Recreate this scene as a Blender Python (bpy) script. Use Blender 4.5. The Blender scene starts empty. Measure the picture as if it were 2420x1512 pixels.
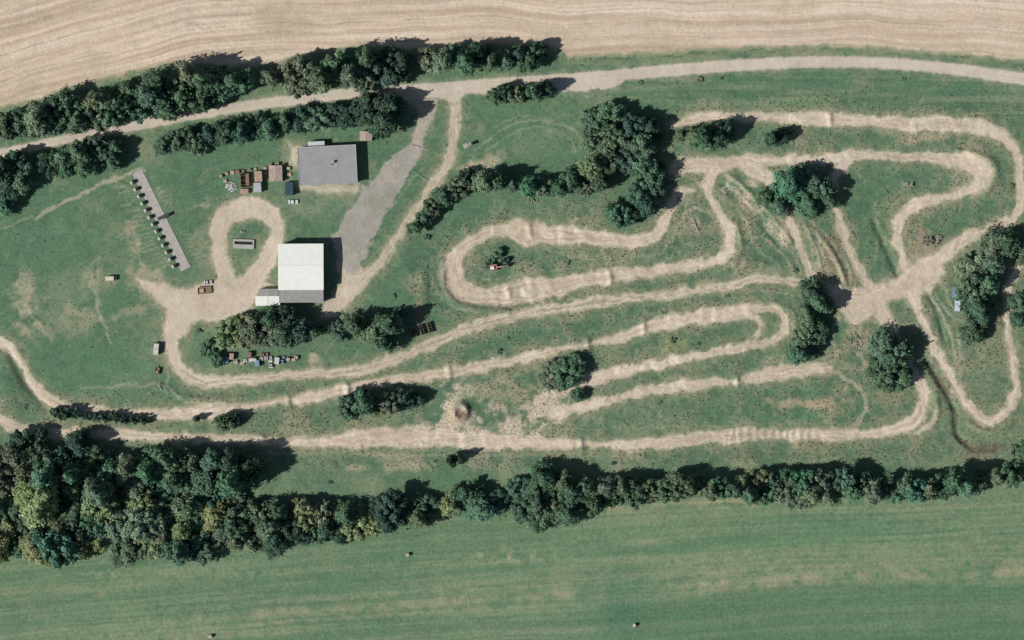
import bpy, math, random
import numpy as np
from mathutils import Vector, Matrix
random.seed(7); RNG=np.random.RandomState(11)
S=0.2
def W(x,y): return ((x-1210)*S,(756-y)*S)
scene=bpy.context.scene
col=scene.collection
# ------------------------------------------------------------------ noise
TAB=RNG.rand(8,256,256)*2-1
def vn(x,y,seed=0):
    T=TAB[seed%8]; o=(seed*37)%251
    xi=np.floor(x).astype(np.int64); yi=np.floor(y).astype(np.int64)
    fx=x-xi; fy=y-yi
    fx=fx*fx*fx*(fx*(fx*6-15)+10); fy=fy*fy*fy*(fy*(fy*6-15)+10)
    a=(xi+o)&255; b=(xi+o+1)&255; c=(yi+o*3)&255; d=(yi+o*3+1)&255
    return (T[a,c]*(1-fx)+T[b,c]*fx)*(1-fy)+(T[a,d]*(1-fx)+T[b,d]*fx)*fy
def fbm(x,y,seed=0,o=4,g=0.5):
    r=0;a=1;t=0
    for i in range(o):
        r=r+a*vn(x,y,seed+i); t+=a; a*=g; x=x*2.03+5.3; y=y*2.03+1.7
    return r/t*1.6
def sm(e,a,b):
    t=np.clip((e-a)/(b-a),0,1); return t*t*(3-2*t)
# ------------------------------------------------------------------ grid (px units)
step=2.2
def axis(lo,hi):
    d=np.arange(lo,hi+step,step)
    off=[15,40,90,180,350,700,1400,2800,5600,9000]
    return np.concatenate([[d[0]-o for o in off[::-1]],d,[d[-1]+o for o in off]])
xs=axis(-60,2480); ys=axis(-60,1572)
NX,NY=len(xs),len(ys)
X,Y=np.meshgrid(xs,ys)           # [NY,NX]
Xw=X+vn(X/26,Y/26,1)*4.5+vn(X/9,Y/9,2)*2.4
Yw=Y+vn(X/26,Y/26,3)*4.5+vn(X/9,Y/9,4)*2.4
def spline(p,n=6):
    p=[np.array(q,float) for q in p]
    if len(p)<3: return p
    P=[2*p[0]-p[1]]+p+[2*p[-1]-p[-2]]; out=[]
    for i in range(1,len(P)-2):
        for k in range(n):
            t=k/n
            out.append(0.5*((2*P[i])+(-P[i-1]+P[i+1])*t+(2*P[i-1]-5*P[i]+4*P[i+1]-P[i+2])*t*t+(-P[i-1]+3*P[i]-3*P[i+1]+P[i+2])*t**3))
    out.append(p[-1]); return out
def stroke(pts,w,warp=True,n=5,raw=False,mar=45):
    """signed distance (px) inside a band of width w around the curve; >0 inside"""
    pts=[(q[0],q[1],(q[2] if len(q)>2 else w)) for q in pts]
    s=spline(pts,n); E=np.full(X.shape,-60.0)
    ax,ay=(Xw,Yw) if warp else (X,Y)
    for a,b in zip(s[:-1],s[1:]):
        m=mar+max(a[2],b[2])/2
        i0,i1=np.searchsorted(xs,[min(a[0],b[0])-m,max(a[0],b[0])+m]); j0,j1=np.searchsorted(ys,[min(a[1],b[1])-m,max(a[1],b[1])+m])
        if i1<=i0 or j1<=j0: continue
        px=ax[j0:j1,i0:i1]-a[0]; py=ay[j0:j1,i0:i1]-a[1]
        dx,dy=b[0]-a[0],b[1]-a[1]; L=dx*dx+dy*dy+1e-9
        t=np.clip((px*dx+py*dy)/L,0,1)
        d=np.hypot(px-t*dx,py-t*dy)
        e=(a[2]+(b[2]-a[2])*t)/2-d
        E[j0:j1,i0:i1]=np.maximum(E[j0:j1,i0:i1],e)
    return E
def poly(pts,warp=True):
    ax,ay=(Xw,Yw) if warp else (X,Y)
    P=np.array(pts,float); x0,x1=P[:,0].min()-60,P[:,0].max()+60; y0,y1=P[:,1].min()-60,P[:,1].max()+60
    i0,i1=np.searchsorted(xs,[x0,x1]); j0,j1=np.searchsorted(ys,[y0,y1])
    px=ax[j0:j1,i0:i1]; py=ay[j0:j1,i0:i1]; ins=np.zeros(px.shape,bool); D=np.full(px.shape,60.0)
    for k in range(len(P)):
        a=P[k]; b=P[(k+1)%len(P)]
        c=((a[1]>py)!=(b[1]>py))&(px<(b[0]-a[0])*(py-a[1])/(b[1]-a[1]+1e-9)+a[0]); ins^=c
        dx,dy=b-a; L=dx*dx+dy*dy+1e-9; t=np.clip(((px-a[0])*dx+(py-a[1])*dy)/L,0,1)
        D=np.minimum(D,np.hypot(px-a[0]-t*dx,py-a[1]-t*dy))
    E=np.full(X.shape,-60.0); E[j0:j1,i0:i1]=np.where(ins,D,-D); return E
def inpoly(p,x,y):
    r=False
    for k in range(len(p)):
        a=p[k]; b=p[(k+1)%len(p)]
        if (a[1]>y)!=(b[1]>y) and x<(b[0]-a[0])*(y-a[1])/(b[1]-a[1]+1e-9)+a[0]: r=not r
    return r
# ------------------------------------------------------------------ base colour painting (sRGB 0..255)
C=np.zeros(X.shape+(3,))
def mix(m,c):
    global C
    m=np.clip(m,0,1)[...,None]; C=C*(1-m)+np.array(c,float)*m if not isinstance(c,np.ndarray) else C*(1-m)+c*m
n1=fbm(X/260,Y/200,1,4); n2=fbm(X/70,Y/60,2,4); n3=fbm(X/18,Y/16,3,4); n4=fbm(X/6,Y/6,4,3)
C[:]=(88,114,87)
mix(sm(n1+n2*.6,-.2,1.0)*.75,(113,126,98))
mix(sm(-n1+n2*.5,0,1.2)*.6,(74,106,81))
mix(sm(n3+n2*.8,.1,1.3)*.45,(128,131,106))
mix(sm(n2-n1*.5,.3,1.2)*.35,(124,128,100))
mix(sm(-n3,.1,1.1)*.35,(72,95,74))
mix(sm(n4+n2*.6,.2,1.2)*.28,(122,127,101))
mix(sm(-n4-n2*.4,.3,1.2)*.25,(66,89,69))
def blob(x,y,rx,ry,s,c,rot=0,seed=0):
    a=math.radians(rot); dx=X-x; dy=Y-y
    u=(dx*math.cos(a)-dy*math.sin(a))/rx; v=(dx*math.sin(a)+dy*math.cos(a))/ry
    d=1-np.hypot(u,v)+n3*.45+n2*.35
    mix(sm(d,0,.9)*s,c)
rp=poly([(960,520),(1400,480),(1600,250),(2000,225),(2440,230),(2440,1090),(1700,1100),(1000,1110),(640,1100),(420,1010),(-50,1010),(-50,930),(400,930),(800,900),(1100,790),(980,740)])
mix(sm(rp,-25,25)*sm(n3+n2,-.9,1.1)*.65,(120,124,99))
mix(sm(rp,-25,25)*sm(-n3+n4*.5,.1,1.2)*.45,(80,97,75))
mix(sm(rp,-25,25)*sm(n2+n4*.6,.3,1.3)*.5,(147,142,117))
for b in [(60,720,50,70,.75,(172,158,134)),(60,660,25,50,.4,(160,148,124)),(150,690,130,90,.4,(134,137,110)),(140,770,130,35,.5,(152,146,120),15),(300,735,70,18,.55,(152,145,120),15),(110,780,20,40,.4,(156,146,122),-20),
          (350,660,65,45,.7,(166,154,130)),(315,590,22,80,.55,(142,138,112)),(1150,380,60,22,.8,(172,156,132),10),(1120,395,45,14,.8,(178,162,138)),
          (1640,350,60,70,.6,(152,145,120)),(2090,300,90,30,.55,(156,146,122)),(2180,325,60,22,.7,(168,154,130)),
          (1960,600,75,120,.75,(130,124,100)),(1860,560,75,90,.6,(132,128,104)),(1760,480,60,70,.6,(138,134,108)),(1780,430,50,40,.7,(164,152,128)),(1640,440,40,30,.5,(138,134,110)),
          (1150,930,150,50,.6,(148,141,116)),(1300,950,60,45,.6,(166,152,128)),(2040,740,60,50,.7,(160,148,124)),(2000,650,40,50,.6,(152,141,117)),(2180,640,60,50,.7,(168,153,129)),
          (1900,955,130,16,.8,(160,145,119)),(2110,940,50,60,.5,(138,131,105)),(2040,810,44,70,.6,(148,138,114)),(2190,590,60,45,.8,(150,132,112)),(1340,985,80,20,.5,(162,150,126)),
          (940,1085,80,35,.65,(156,149,123)),(850,1105,40,12,.6,(162,150,126)),(1000,760,40,60,.75,(112,100,84)),(990,720,26,50,.6,(122,112,92)),(2330,1060,70,18,.6,(108,98,80)),
          (1860,250,90,14,.5,(88,130,90)),(1920,240,60,12,.4,(90,132,90)),(1900,985,50,22,.5,(74,122,84)),(1915,920,45,25,.45,(78,122,84)),(1600,810,80,22,.6,(128,137,94)),
          (720,500,90,55,.45,(140,139,116)),(820,470,50,60,.4,(146,141,122)),(480,560,22,90,.5,(138,135,112)),(1200,1000,100,30,.5,(168,156,132)),(690,550,30,50,.4,(146,139,118)),
          (2050,440,90,70,.35,(86,117,87)),(2060,570,50,120,.4,(82,114,83)),(230,860,150,80,.45,(80,116,86)),(100,580,130,90,.35,(88,119,92)),(480,830,50,60,.35,(88,120,88)),
          (1820,850,40,30,.7,(164,152,128)),(2400,620,24,20,.8,(170,152,130)),(740,850,22,16,.8,(186,170,146)),(90,1100,60,10,.6,(152,143,118)),(1400,1075,200,12,.4,(140,137,112)),
          (1250,330,110,70,.3,(94,122,91)),(640,440,150,70,.3,(112,124,101)),(2140,435,30,16,.5,(132,129,108)),(1366,517,18,12,.8,(154,143,120)),(380,480,60,90,.3,(116,126,101)),(1500,440,60,20,.4,(120,124,98)),
          (1500,600,150,25,.35,(132,132,106)),(1100,600,50,40,.3,(130,130,106)),(1380,690,250,18,.4,(136,134,108)),(1760,640,60,30,.5,(142,136,112)),(1300,860,120,20,.4,(136,134,108)),(1640,870,150,14,.4,(136,136,108)),(900,990,120,30,.3,(134,134,108)),
          (1630,470,30,30,.5,(150,143,118)),(1650,560,60,40,.3,(124,128,102)),(1640,530,20,34,.6,(158,150,132)),(2210,430,60,30,.35,(128,130,104)),(2300,430,50,50,.6,(176,161,138)),(1990,870,60,20,.5,(148,140,116)),(2240,660,50,40,.5,(152,142,118)),(2140,560,20,60,.4,(140,136,110)),
          (1900,480,50,60,.4,(130,128,104)),(1830,640,50,20,.5,(150,142,118)),(1720,700,60,12,.4,(140,136,110)),(1990,960,30,30,.4,(138,132,106))]:
    blob(*b)
vg=poly([(1345,135),(1900,110),(2480,140),(2480,290),(1600,260),(1450,230)])
lin=fbm(X/160,(Y-0.0*X)/7,5,3)
mix(sm(vg,-5,15)*sm(lin,.0,.9)*.45,(132,136,109)); mix(sm(vg,-5,15)*sm(-lin,.1,.9)*.4,(74,101,77))
# --- stubble field
fe=[(-80,275),(0,255),(60,242),(150,213),(230,190),(330,165),(400,150),(470,148),(560,160),(640,150),(750,125),(830,108),(900,112),(1000,120),(1100,105),(1200,108),(1320,118),(1345,136),(1500,126),(1700,116),(1850,109),(2000,109),(2150,119),(2300,131),(2420,143),(2500,150)]
fex=np.array([p[0] for p in fe]);fey=np.array([p[1] for p in fe])
edge=np.interp(Xw,fex,fey); FE=edge-Yw
crv=np.interp(X,[-80,0,150,300,450,600,750,900,1200,1600,2000,2250,2480],[285,258,216,176,146,128,117,110,106,106,102,112,140])
v=Y-crv*1.0+fbm(X/350,Y/350,6,2)*14+n2*2.5
F=np.zeros_like(C); F[:]=(188,171,149)
s1=fbm(X/420,v/15,1,3,.6); s2=fbm(X/500+3,v/5,2,2); s3=fbm(X/230,v/50,5,3)
def fm(m,c):
    global F
    m=np.clip(m,0,1)[...,None]; F=F*(1-m)+np.array(c,float)*m
fm(sm(s1,0,.8)*.6,(207,190,168)); fm(sm(-s1,.0,.8)*.55,(167,149,127)); fm(sm(s2,.1,.9)*.4,(211,197,176)); fm(sm(-s2,.2,.9)*.35,(156,139,117))
fm(sm(s3,.1,1)*.5,(175,158,132)); fm(sm(s3+n2*.6,.3,1.1)*.4*(1-sm(X,900,1300)),(158,150,124)); fm(sm(n4,.2,1)*.14,(150,134,113)); fm(sm(n3+n2,.4,1.4)*.25,(170,154,128))
lane=np.abs(((v+400)%62)-31)<2.2
fm(lane*.5*sm(n3+n2+.3,-.8,.8),(154,143,116))
lane=np.abs(((v+412)%31)-15)<1.5
fm(lane*.35*sm(s1+n2*.5+.2,-.3,.6),(212,199,179))
fm(np.exp(-((X-460)/45)**2-((Y-55)/14)**2)*.5*sm(n4+n3,-.5,.8),(152,142,122)); fm(np.exp(-((X-100)/22)**2-((Y-40)/7)**2)*.5,(150,138,116))
C=C*(1-sm(FE,-4,5)[...,None])+F*sm(FE,-4,5)[...,None]
mix(sm(FE,-24,0)*(1-sm(FE,0,8))*.55,(152,147,119))
mix((X>1330)*sm(FE,-15,-9)*(1-sm(FE,-8,-3))*.7*sm(n3,-.5,.5),(70,94,66))
# --- meadow in the south
me=np.interp(Xw,[-80,0,400,600,900,1050,1200,1400,1600,2000,2300,2480],[1325,1318,1325,1292,1250,1215,1215,1195,1180,1172,1140,1110])
ME=Yw-me
v2=Y-np.interp(X,[-80,0,700,1700,2480],[1507,1500,1442,1372,1336])+fbm(X/500,Y/500,3,2)*8+n2*1.2
F=np.zeros_like(C); F[:]=(97,121,92)
t1=fbm(X/520,v2/17,3,3,.6); t2=fbm(X/240,v2/5,6,3); t3=fbm(X/400,v2/75,2,3)
fm(sm(t3,0,1)*.6,(114,130,101)); fm(sm(-t3,0,1)*.45,(85,115,86)); fm(sm(t1,.0,.9)*.55,(128,136,108)); fm(sm(-t1,.1,.9)*.4,(81,109,81)); fm(sm(t2,.1,.9)*.42,(132,138,111)); fm(sm(-t2,.1,.9)*.4,(78,103,77)); fm(sm(n2+t1*.5,.1,1.1)*.35,(126,132,105)); fm(sm(n4+n3*.5,.1,1)*.25,(122,130,103)); fm(sm(-n4-n3*.5,.1,1)*.25,(80,105,78))
fm(np.exp(-((v2-4)/15)**2)*sm(n2+n3*.5+.6,0,1.4)*.65*sm(X,200,700),(150,143,116))
fm(np.exp(-((v2+22)/5)**2)*.45*sm(X,300,900)*sm(n3+.6,0,1),(144,140,113)); fm(np.exp(-((v2-26)/5)**2)*.45*(1-sm(X,1300,1700))*sm(n3+.6,0,1),(144,140,113))
fm(np.exp(-((v2+52)/18)**2)*.4*sm(X,1000,1700)*sm(n3+.8,0,1),(140,138,110)); fm(np.exp(-((v2-0)/26)**2)*.35*sm(X,1500,1700)*sm(n3+.8,0,1),(144,140,112))
fm(np.exp(-((v2-48)/12)**2)*.45*sm(n3+.6,0,1)*(1-sm(X,500,1000)),(142,138,110)); fm(np.exp(-((v2+95)/7)**2)*.35*(1-sm(X,900,1300))*sm(n3+.6,0,1),(138,138,110))
fm(sm(v2,22,44)*sm(X,1350,1500)*.5,(80,109,81)); fm(np.exp(-((X-1470)/60)**2-((Y-1450)/70)**2)*.5,(68,106,84))
fm(np.exp(-((X-1750)/500)**2-((Y-1275)/40)**2)*.35,(88,120,87))
fm(np.exp(-((X-1200)/80)**2-((Y-1312)/16)**2)*sm(n3+.3,0,1)*.85,(166,153,128)); fm(np.exp(-((X-1520)/60)**2-((Y-1280)/8)**2)*.5,(154,147,122))
fm(np.exp(-((X-270)/60)**2-((Y-1355)/9)**2)*sm(n3+.3,0,1)*.6,(156,147,120)); fm(np.exp(-((X-240)/12)**2-((Y-1405)/8)**2)*.5,(150,144,118))
fm(np.exp(-((ME-6)/13)**2)*sm(n2+n3+.5,0,1)*.7*sm(X,1200,1400),(152,147,116))
M=F; C=C*(1-sm(ME,-8,8)[...,None])+M*sm(ME,-8,8)[...,None]
TX=np.ones(X.shape)*.85; TX=TX*(1-sm(FE,-4,5)*.45)
# ------------------------------------------------------------------ tracks
farm=stroke([(-80,382,22),(60,350,22),(150,330,22),(300,300,23),(450,272,24),(600,248,24),(750,230,25),(850,218,25),(950,212,26),(1050,207,26),(1150,199,26),(1250,193,26),(1350,186,27),(1450,178,27),(1600,165,27),(1750,154,27),(1900,147,27),(2050,147,27),(2200,157,28),(2300,169,28),(2420,187,28),(2500,198,28)],26,n=4,warp=False)
lay=poly([(930,208),(1050,199),(1200,190),(1450,178),(1478,188),(1450,205),(1400,214),(1330,216),(1200,214),(1100,222),(1090,240),(1062,240),(1050,228),(960,238)])
farmE=np.maximum(farm+n3*1.2,lay)
branch=stroke([(1076,225,40),(1076,245,34),(1075,285,24),(1068,340,25),(1055,385,26),(1020,440,24),(980,500,22),(940,560,24),(900,615,26),(870,650,28),(830,690,34),(795,722,36),(775,738,22)],26)
grav=poly([(965,345),(1002,345),(985,390),(948,440),(900,530),(872,580),(850,640),(825,650),(800,610),(785,560),(812,515),(848,460),(856,445),(880,425),(915,385),(940,360)])
gup=poly([(968,238),(1036,233),(1018,285),(1002,322),(995,348),(960,348),(985,300),(985,265)])
yard=np.maximum.reduce([poly([(325,658),(380,672),(460,680),(520,656),(600,650),(650,676),(612,684),(606,700),(604,730),(560,748),(500,758),(450,766),(430,800),(384,800),(388,735),(360,695)]),
    stroke([(540,690,54),(528,640,42),(515,590,38),(517,550,42),(530,515,48),(565,497,46),(605,490,46),(640,508,42),(655,545,34),(648,580,36),(625,620,44),(600,655,54),(585,685,50)],35),
    poly([(800,565),(835,600),(860,640),(845,690),(790,748),(762,748),(762,716),(790,690),(800,668)])])
terr=np.maximum(poly([(702,438),(846,434),(848,450),(790,456),(704,450)]),poly([(690,346),(704,346),(706,395),(692,395)]))
main=stroke([(412,760,36),(404,800,30),(407,835,29),(420,868,27),(445,890,26),(490,904,25),(560,900,25),(650,889,24),(740,881,25),(820,878,24),(880,866,24),(950,841,24),(1020,813,24),(1100,780,23),(1180,755,22),(1260,737,21),(1350,722,21),(1440,710,21),(1540,700,21),(1640,688,21),(1740,669,21),(1800,660,21),(1850,661,21),(1900,670,19),(1960,686,18),(2010,690,18),(2060,692,20),(2110,682,22),(2140,665,26)],24)
A=stroke([(-60,798,22),(-10,805,22),(20,820,20),(40,850,19),(65,890,18),(95,930,20),(130,952,20),(180,967,18),(260,972,20),(350,977,24),(420,980,28),(500,972,24),(600,960,20),(680,948,12),(740,939,32),(820,922,26),(900,904,20),(980,893,22),(1060,880,26),(1150,864,22),(1250,842,19),(1330,826,19),(1388,816,7),(1440,803,20),(1520,778,32),(1600,757,30),(1700,742,38),(1780,728,22),(1825,728,19),(1852,745,18),(1858,772,18),(1842,797,19),(1800,812,21),(1720,828,22),(1600,850,22),(1500,872,25),(1400,895,30),(1345,912,34)],22)
A2=stroke([(1745,745,14),(1780,750,16),(1798,768,14),(1790,792,14),(1768,808,12)],14)
A3=stroke([(1310,975,26),(1400,955,22),(1500,930,22),(1600,914,27),(1700,905,20),(1740,900,10),(1800,888,30),(1880,876,36),(1930,872,24),(1965,868,8)],26)
B=stroke([(-60,975,22),(0,988,22),(30,1008,28),(100,1022,24),(200,1026,24),(300,1028,22),(450,1035,22),(600,1042,20),(660,1045,12),(750,1046,26),(850,1038,40),(950,1033,50),(1050,1038,38),(1200,1045,34),(1350,1050,24),(1372,1050,12),(1500,1050,24),(1600,1042,28),(1700,1031,32),(1800,1028,26),(1900,1029,26),(2000,1027,24),(2080,1024,21),(2130,1010,26),(2168,985,30),(2184,950,24),(2180,912,23),(2162,885,20),(2145,860,18)],26)
B2=stroke([(2100,1022,6),(2160,1022,8),(2200,1000,8),(2210,965,7)],7)
Lp=stroke([(1685,395,34),(1672,430,26),(1680,470,22),(1700,505,20),(1720,540,22),(1725,580,24),(1708,606,24),(1670,621,25),(1620,630,25),(1540,641,28),(1450,652,34),(1370,664,38),(1300,680,48),(1230,690,54),(1170,702,40),(1120,700,44),(1085,680,48),(1067,640,48),(1078,600,32),(1110,570,28),(1150,552,28),(1200,545,34),(1240,547,64),(1280,552,46),(1380,557,38),(1450,566,36),(1510,567,32),(1550,550,26),(1575,515,20),(1588,480,18),(1600,458,14),(1640,448,9)],30)
Ct=stroke([(1590,292,16),(1650,278,22),(1740,276,24),(1850,279,26),(1960,281,38),(2060,286,25),(2160,291,30),(2250,294,25),(2330,305,34),(2375,328,30),(2402,370,22),(2412,430,22),(2410,490,22),(2380,523,20),(2330,543,20),(2280,566,28),(2230,600,38),(2190,640,40),(2150,668,40)],26)
Dt=stroke([(1596,395,34),(1660,390,38),(1740,382,36),(1820,379,22),(1900,379,20),(1960,374,20),(2020,366,24),(2100,369,22),(2180,372,22),(2250,378,34),(2300,390,46),(2322,412,42),(2305,442,34),(2250,464,20),(2190,477,22),(2150,492,24),(2125,520,22),(2118,560,22),(2128,600,20),(2142,640,22),(2150,680,28),(2166,720,22),(2184,765,20),(2205,815,20),(2235,870,20),(2265,922,18),(2290,960,20),(2318,988,22),(2350,994,22),(2385,965,22),(2400,915,20),(2393,850,18),(2381,790,15),(2380,720,13),(2388,665,13),(2412,622,20)],22)
Et=stroke([(1735,380,34),(1790,405,34),(1825,440,24),(1850,490,16),(1870,540,18),(1890,590,20),(1910,630,20),(1930,668,18)],18)
Ft=stroke([(2000,375,26),(1978,410,20),(1970,460,16),(1980,510,17),(1996,560,18),(2016,610,18),(2040,655,22),(2066,695,30),(2090,735,30),(2112,780,26),(2135,830,18),(2150,865,18)],20)
Cross=poly([(1960,684),(2040,680),(2080,668),(2130,645),(2160,615),(2215,595),(2236,640),(2195,695),(2135,705),(2098,718),(2122,788),(2090,784),(2060,750),(2015,770),(1982,725)])
Tr=poly([(1040,885),(1090,900),(1130,930),(1200,965),(1260,950),(1300,895),(1350,905),(1350,950),(1330,990),(1290,1000),(1270,1035),(960,1025),(1005,995),(1045,960),(1045,930)])
Wr=poly([(1690,400),(1760,410),(1800,450),(1850,520),(1870,580),(1850,590),(1800,530),(1740,480),(1700,440)])
thin=[(stroke([(90,512),(150,478),(220,445),(300,412),(338,402)],9),.65),(stroke([(215,640),(222,690),(240,750),(262,810)],5),.4),(stroke([(190,915),(280,912),(390,905)],4),.35),(stroke([(60,730),(100,770),(125,810)],4),.35),
 (stroke([(410,497),(490,484)],3),.4),(stroke([(1950,878),(2000,890),(2035,920),(2046,960),(2032,995),(2005,1015)],9),.55),(stroke([(330,560),(330,640),(335,700)],4),.4),(stroke([(300,540),(320,600),(345,650)],5),.35),
 (stroke([(2190,688),(2222,735),(2248,790),(2262,850),(2272,920)],6),.6),(stroke([(2205,688),(2240,735),(2262,790),(2275,850)],4),.5),
 (stroke([(1610,505),(1650,495),(1690,510)],8),.6),(stroke([(1610,520),(1620,480),(1640,455)],6),.5),(stroke([(1560,600),(1590,560),(1605,520)],6),.35),(stroke([(1700,440),(1740,470),(1760,500)],6),.5),(stroke([(1020,640),(1035,690),(1070,725),(1110,735)],4),.35),(stroke([(1240,560),(1300,590),(1400,612),(1560,600)],5),.3),
 (stroke([(393,790),(392,850),(405,920),(450,955),(560,958)],5),.5),(stroke([(200,650),(235,610),(225,690)],4),.3),(stroke([(965,380),(1003,350),(1000,340)],4),.3),
 (stroke([(1120,360),(1200,300),(1290,285),(1360,310),(1370,350)],4),.28),(stroke([(1130,370),(1215,315),(1280,300),(1340,325),(1355,360)],4),.25),(stroke([(1170,300),(1240,275),(1330,290),(1385,340)],3),.22),
 (stroke([(1115,725),(1300,725),(1480,700),(1700,660)],5),.3),(stroke([(1000,800),(1010,860),(940,900)],5),.25),(stroke([(840,640),(850,600),(900,520),(960,440),(1000,400)],4),.35),
 (stroke([(0,540),(80,510)],6),.3),(stroke([(1700,400),(1760,450),(1810,520),(1850,570)],8),.6),(stroke([(1740,420),(1790,480),(1860,530)],6),.5),(stroke([(1800,560),(1850,600),(1880,650)],7),.5),(stroke([(1760,520),(1790,590),(1820,610)],5),.4),(stroke([(1690,440),(1730,520),(1760,610),(1740,640)],5),.4),(stroke([(1780,500),(1830,560),(1900,600)],5),.4),(stroke([(640,1070),(800,1068),(960,1075),(1370,1075)],4),.4),
 (stroke([(2010,740),(2030,790),(2035,840),(2060,880)],9),.5),(stroke([(1990,690),(1985,640),(1960,590),(1920,520)],6),.5),(stroke([(1930,530),(1980,590),(2020,670)],5),.4),(stroke([(2170,600),(2140,620),(2120,640)],10),.5),(stroke([(2190,640),(2230,680),(2250,720)],6),.4),
 (stroke([(2060,690),(2000,720),(1970,780),(1975,850)],8),.45),(stroke([(2240,372),(2262,400),(2264,432),(2245,455)],7),.6),(stroke([(2230,590),(2300,545),(2380,500)],6),.4),(stroke([(2060,640),(2075,560),(2066,480)],4),.25),(stroke([(1100,590),(1110,640),(1160,660),(1300,640),(1500,615)],4),.25),(stroke([(1960,1000),(1880,1000),(1500,1010),(1300,1015)],4),.25),
 (stroke([(1720,430),(1790,520),(1870,600),(1900,650)],4),.45),(stroke([(1850,520),(1790,560),(1740,560)],4),.35),(stroke([(1900,540),(1940,600),(1950,660)],5),.4),(stroke([(1700,690),(1820,690),(1900,700)],4),.3)]
for k in range(22):
    t=k/21; bx=300+t*100; by=440+t*190
    thin.append((stroke([(bx,by),(bx-22-random.random()*26,by+random.uniform(2,16))],2.0,mar=6),.38))
    bx=358+t*100
    thin.append((stroke([(bx,by-20),(bx+14+random.random()*10,by-24)],2.2,mar=6),.3))
for k in range(12):
    thin.append((stroke([(1875+k*11,550+random.random()*30),(1895+k*11,620+random.random()*30),(1920+k*9,680)],4,mar=8),.4*random.random()+.2))
feat=[('farm_road',farmE),('farm_road',branch),('gravel_parking',np.maximum(grav,gup)),('dirt_yard',yard),('dirt_track',main),('dirt_track',A),('dirt_track',np.maximum(A3,Tr-3)),('dirt_track',B),('dirt_track',Lp),('dirt_track',Ct),('dirt_track',Dt),('dirt_track',Et),('dirt_track',np.maximum(Ft,Cross))]
en=n4*2.4+n3*2.4+n2*1.8
for m,s in thin: mix(sm(m+en*.5,-3,1.5)*s,(174,162,138))
tracks=[(A,1),(A2,.9),(A3,.95),(B,1),(B2,.6),(Lp,1),(Ct,.97),(Dt,1),(Et,.9),(Ft,.95),(Cross,.88),(yard,.9),(gup,.8),(terr,.7),(branch,.92),(main,.93),(Tr,.75),(Wr,.6)]
allE=np.maximum.reduce([t[0] for t in tracks if t[0] is not Tr and t[0] is not Wr])
mix(sm(allE+en*2.5,-20,0)*.45,(138,135,108))
mix(sm(allE+en*3,-34,-8)*.3,(128,129,103))
dcol=np.zeros_like(C); F=dcol; F[:]=(187,172,151)
fm(sm(n2+n3*.5,0,1.1)*.6,(202,189,169)); fm(sm(-n2-n3*.5,0,1.1)*.55,(168,153,131)); fm(sm(n4,.3,1.1)*.22,(156,141,120)); fm(sm(fbm(X/14,Y/10,7,3),.2,1)*.3,(208,196,177)); fm(sm(-n1-n3*.4,.2,1)*.3,(172,161,138))
stk=vn(allE/2.3,(X+Y*.7)/130,5)+.6*vn(allE/1.4,(X-Y*.6)/80,6)
fm(sm(stk,.05,.8)*.5*(allE<18),(152,139,115)); fm(sm(-stk,.15,.8)*.4*(allE<18),(210,198,179))
dcol=F
for E,s in tracks:
    patch=1-.45*sm(n3+n4*.7-n2*.4,.3,1.1)*(1-sm(E,4,11))
    mix(sm(E+en,-6,4.5)*s*(patch if (E is not Tr and E is not Wr) else sm(n3*1.2+n2+n4*.4,-.8,.7)),dcol)
TX*=1-.5*sm(allE+en,-4,3)
mix(sm(yard+en,0,10)*.3,(190,177,159))
def crown(pts,w,s,c=(138,136,108)):
    E=stroke(pts,w,n=5); mix(sm(E,-3,2)*s*sm(n3+n2*.4+.5,0,.9),c)
crown([(980,500),(940,560),(900,615),(875,645)],4,.6); crown([(1075,270),(1068,340),(1055,385),(1020,440),(980,500)],5,.3)
crown([(430,880),(490,904),(650,889),(820,878),(950,841),(1100,780),(1260,737),(1440,710),(1640,688),(1800,660),(1900,670)],5,.65,(132,128,102))
crown([(-40,990),(100,1022),(300,1028),(600,1042)],5,.4); crown([(-80,382),(150,330),(450,272),(750,230)],4,.3); crown([(60,885),(130,951),(260,972),(600,960)],4,.35); crown([(760,936),(900,904),(1060,880),(1330,826)],4,.35)
crown([(2180,500),(2125,530),(2124,590),(2142,640)],4,.2); crown([(1550,1046),(1700,1036),(2050,1030)],4,.25)
for pts,w,s,c in [([(1048,640),(1060,680),(1090,712),(1150,728),(1250,722)],6,.6,(108,102,82)),([(2188,850),(2222,905),(2255,965),(2262,1025),(2300,1062),(2350,1064)],11,.75,(84,82,68)),
    ([(2066,525),(2090,580),(2122,650)],6,.5,(78,88,68)),([(2190,690),(2215,740),(2232,800)],6,.4,(84,92,70)),([(1940,560),(1985,620),(2010,680)],8,.45,(100,95,76)),([(1960,540),(2000,610),(2020,665)],5,.4,(94,93,73)),
    ([(20,850),(50,900),(90,950)],10,.5,(84,100,76)),([(400,410),(415,450),(412,480)],4,.4,(72,92,66)),([(1610,830),(1780,800)],5,.4,(80,92,66)),([(1775,760),(1790,775),(1780,795)],4,.5,(96,96,74)),
    ([(1600,1078),(1900,1075),(2150,1060)],5,.4,(96,104,80)),([(1640,455),(1660,490),(1672,525)],5,.4,(86,98,74)),([(1640,500),(1632,540),(1645,560)],3,.5,(100,98,82))]:
    mix(sm(stroke(pts,w)+en,-3,3)*s,c)
R=np.zeros_like(C); F=R; F[:]=(186,175,158)
fm(sm(n2+n3*.3,0,1)*.4,(197,187,171)); fm(sm(-n2-n3*.3,0,1)*.45,(172,161,144)); fm(sm(vn(farm/2.5,X/200,5),.1,.9)*.35,(168,157,139)); R=F
mix(sm(farmE+en*1.5,-14,0)*.45,(144,140,114)); mix(sm(farmE+n4,-3,2.5)*.97,R)
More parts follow.
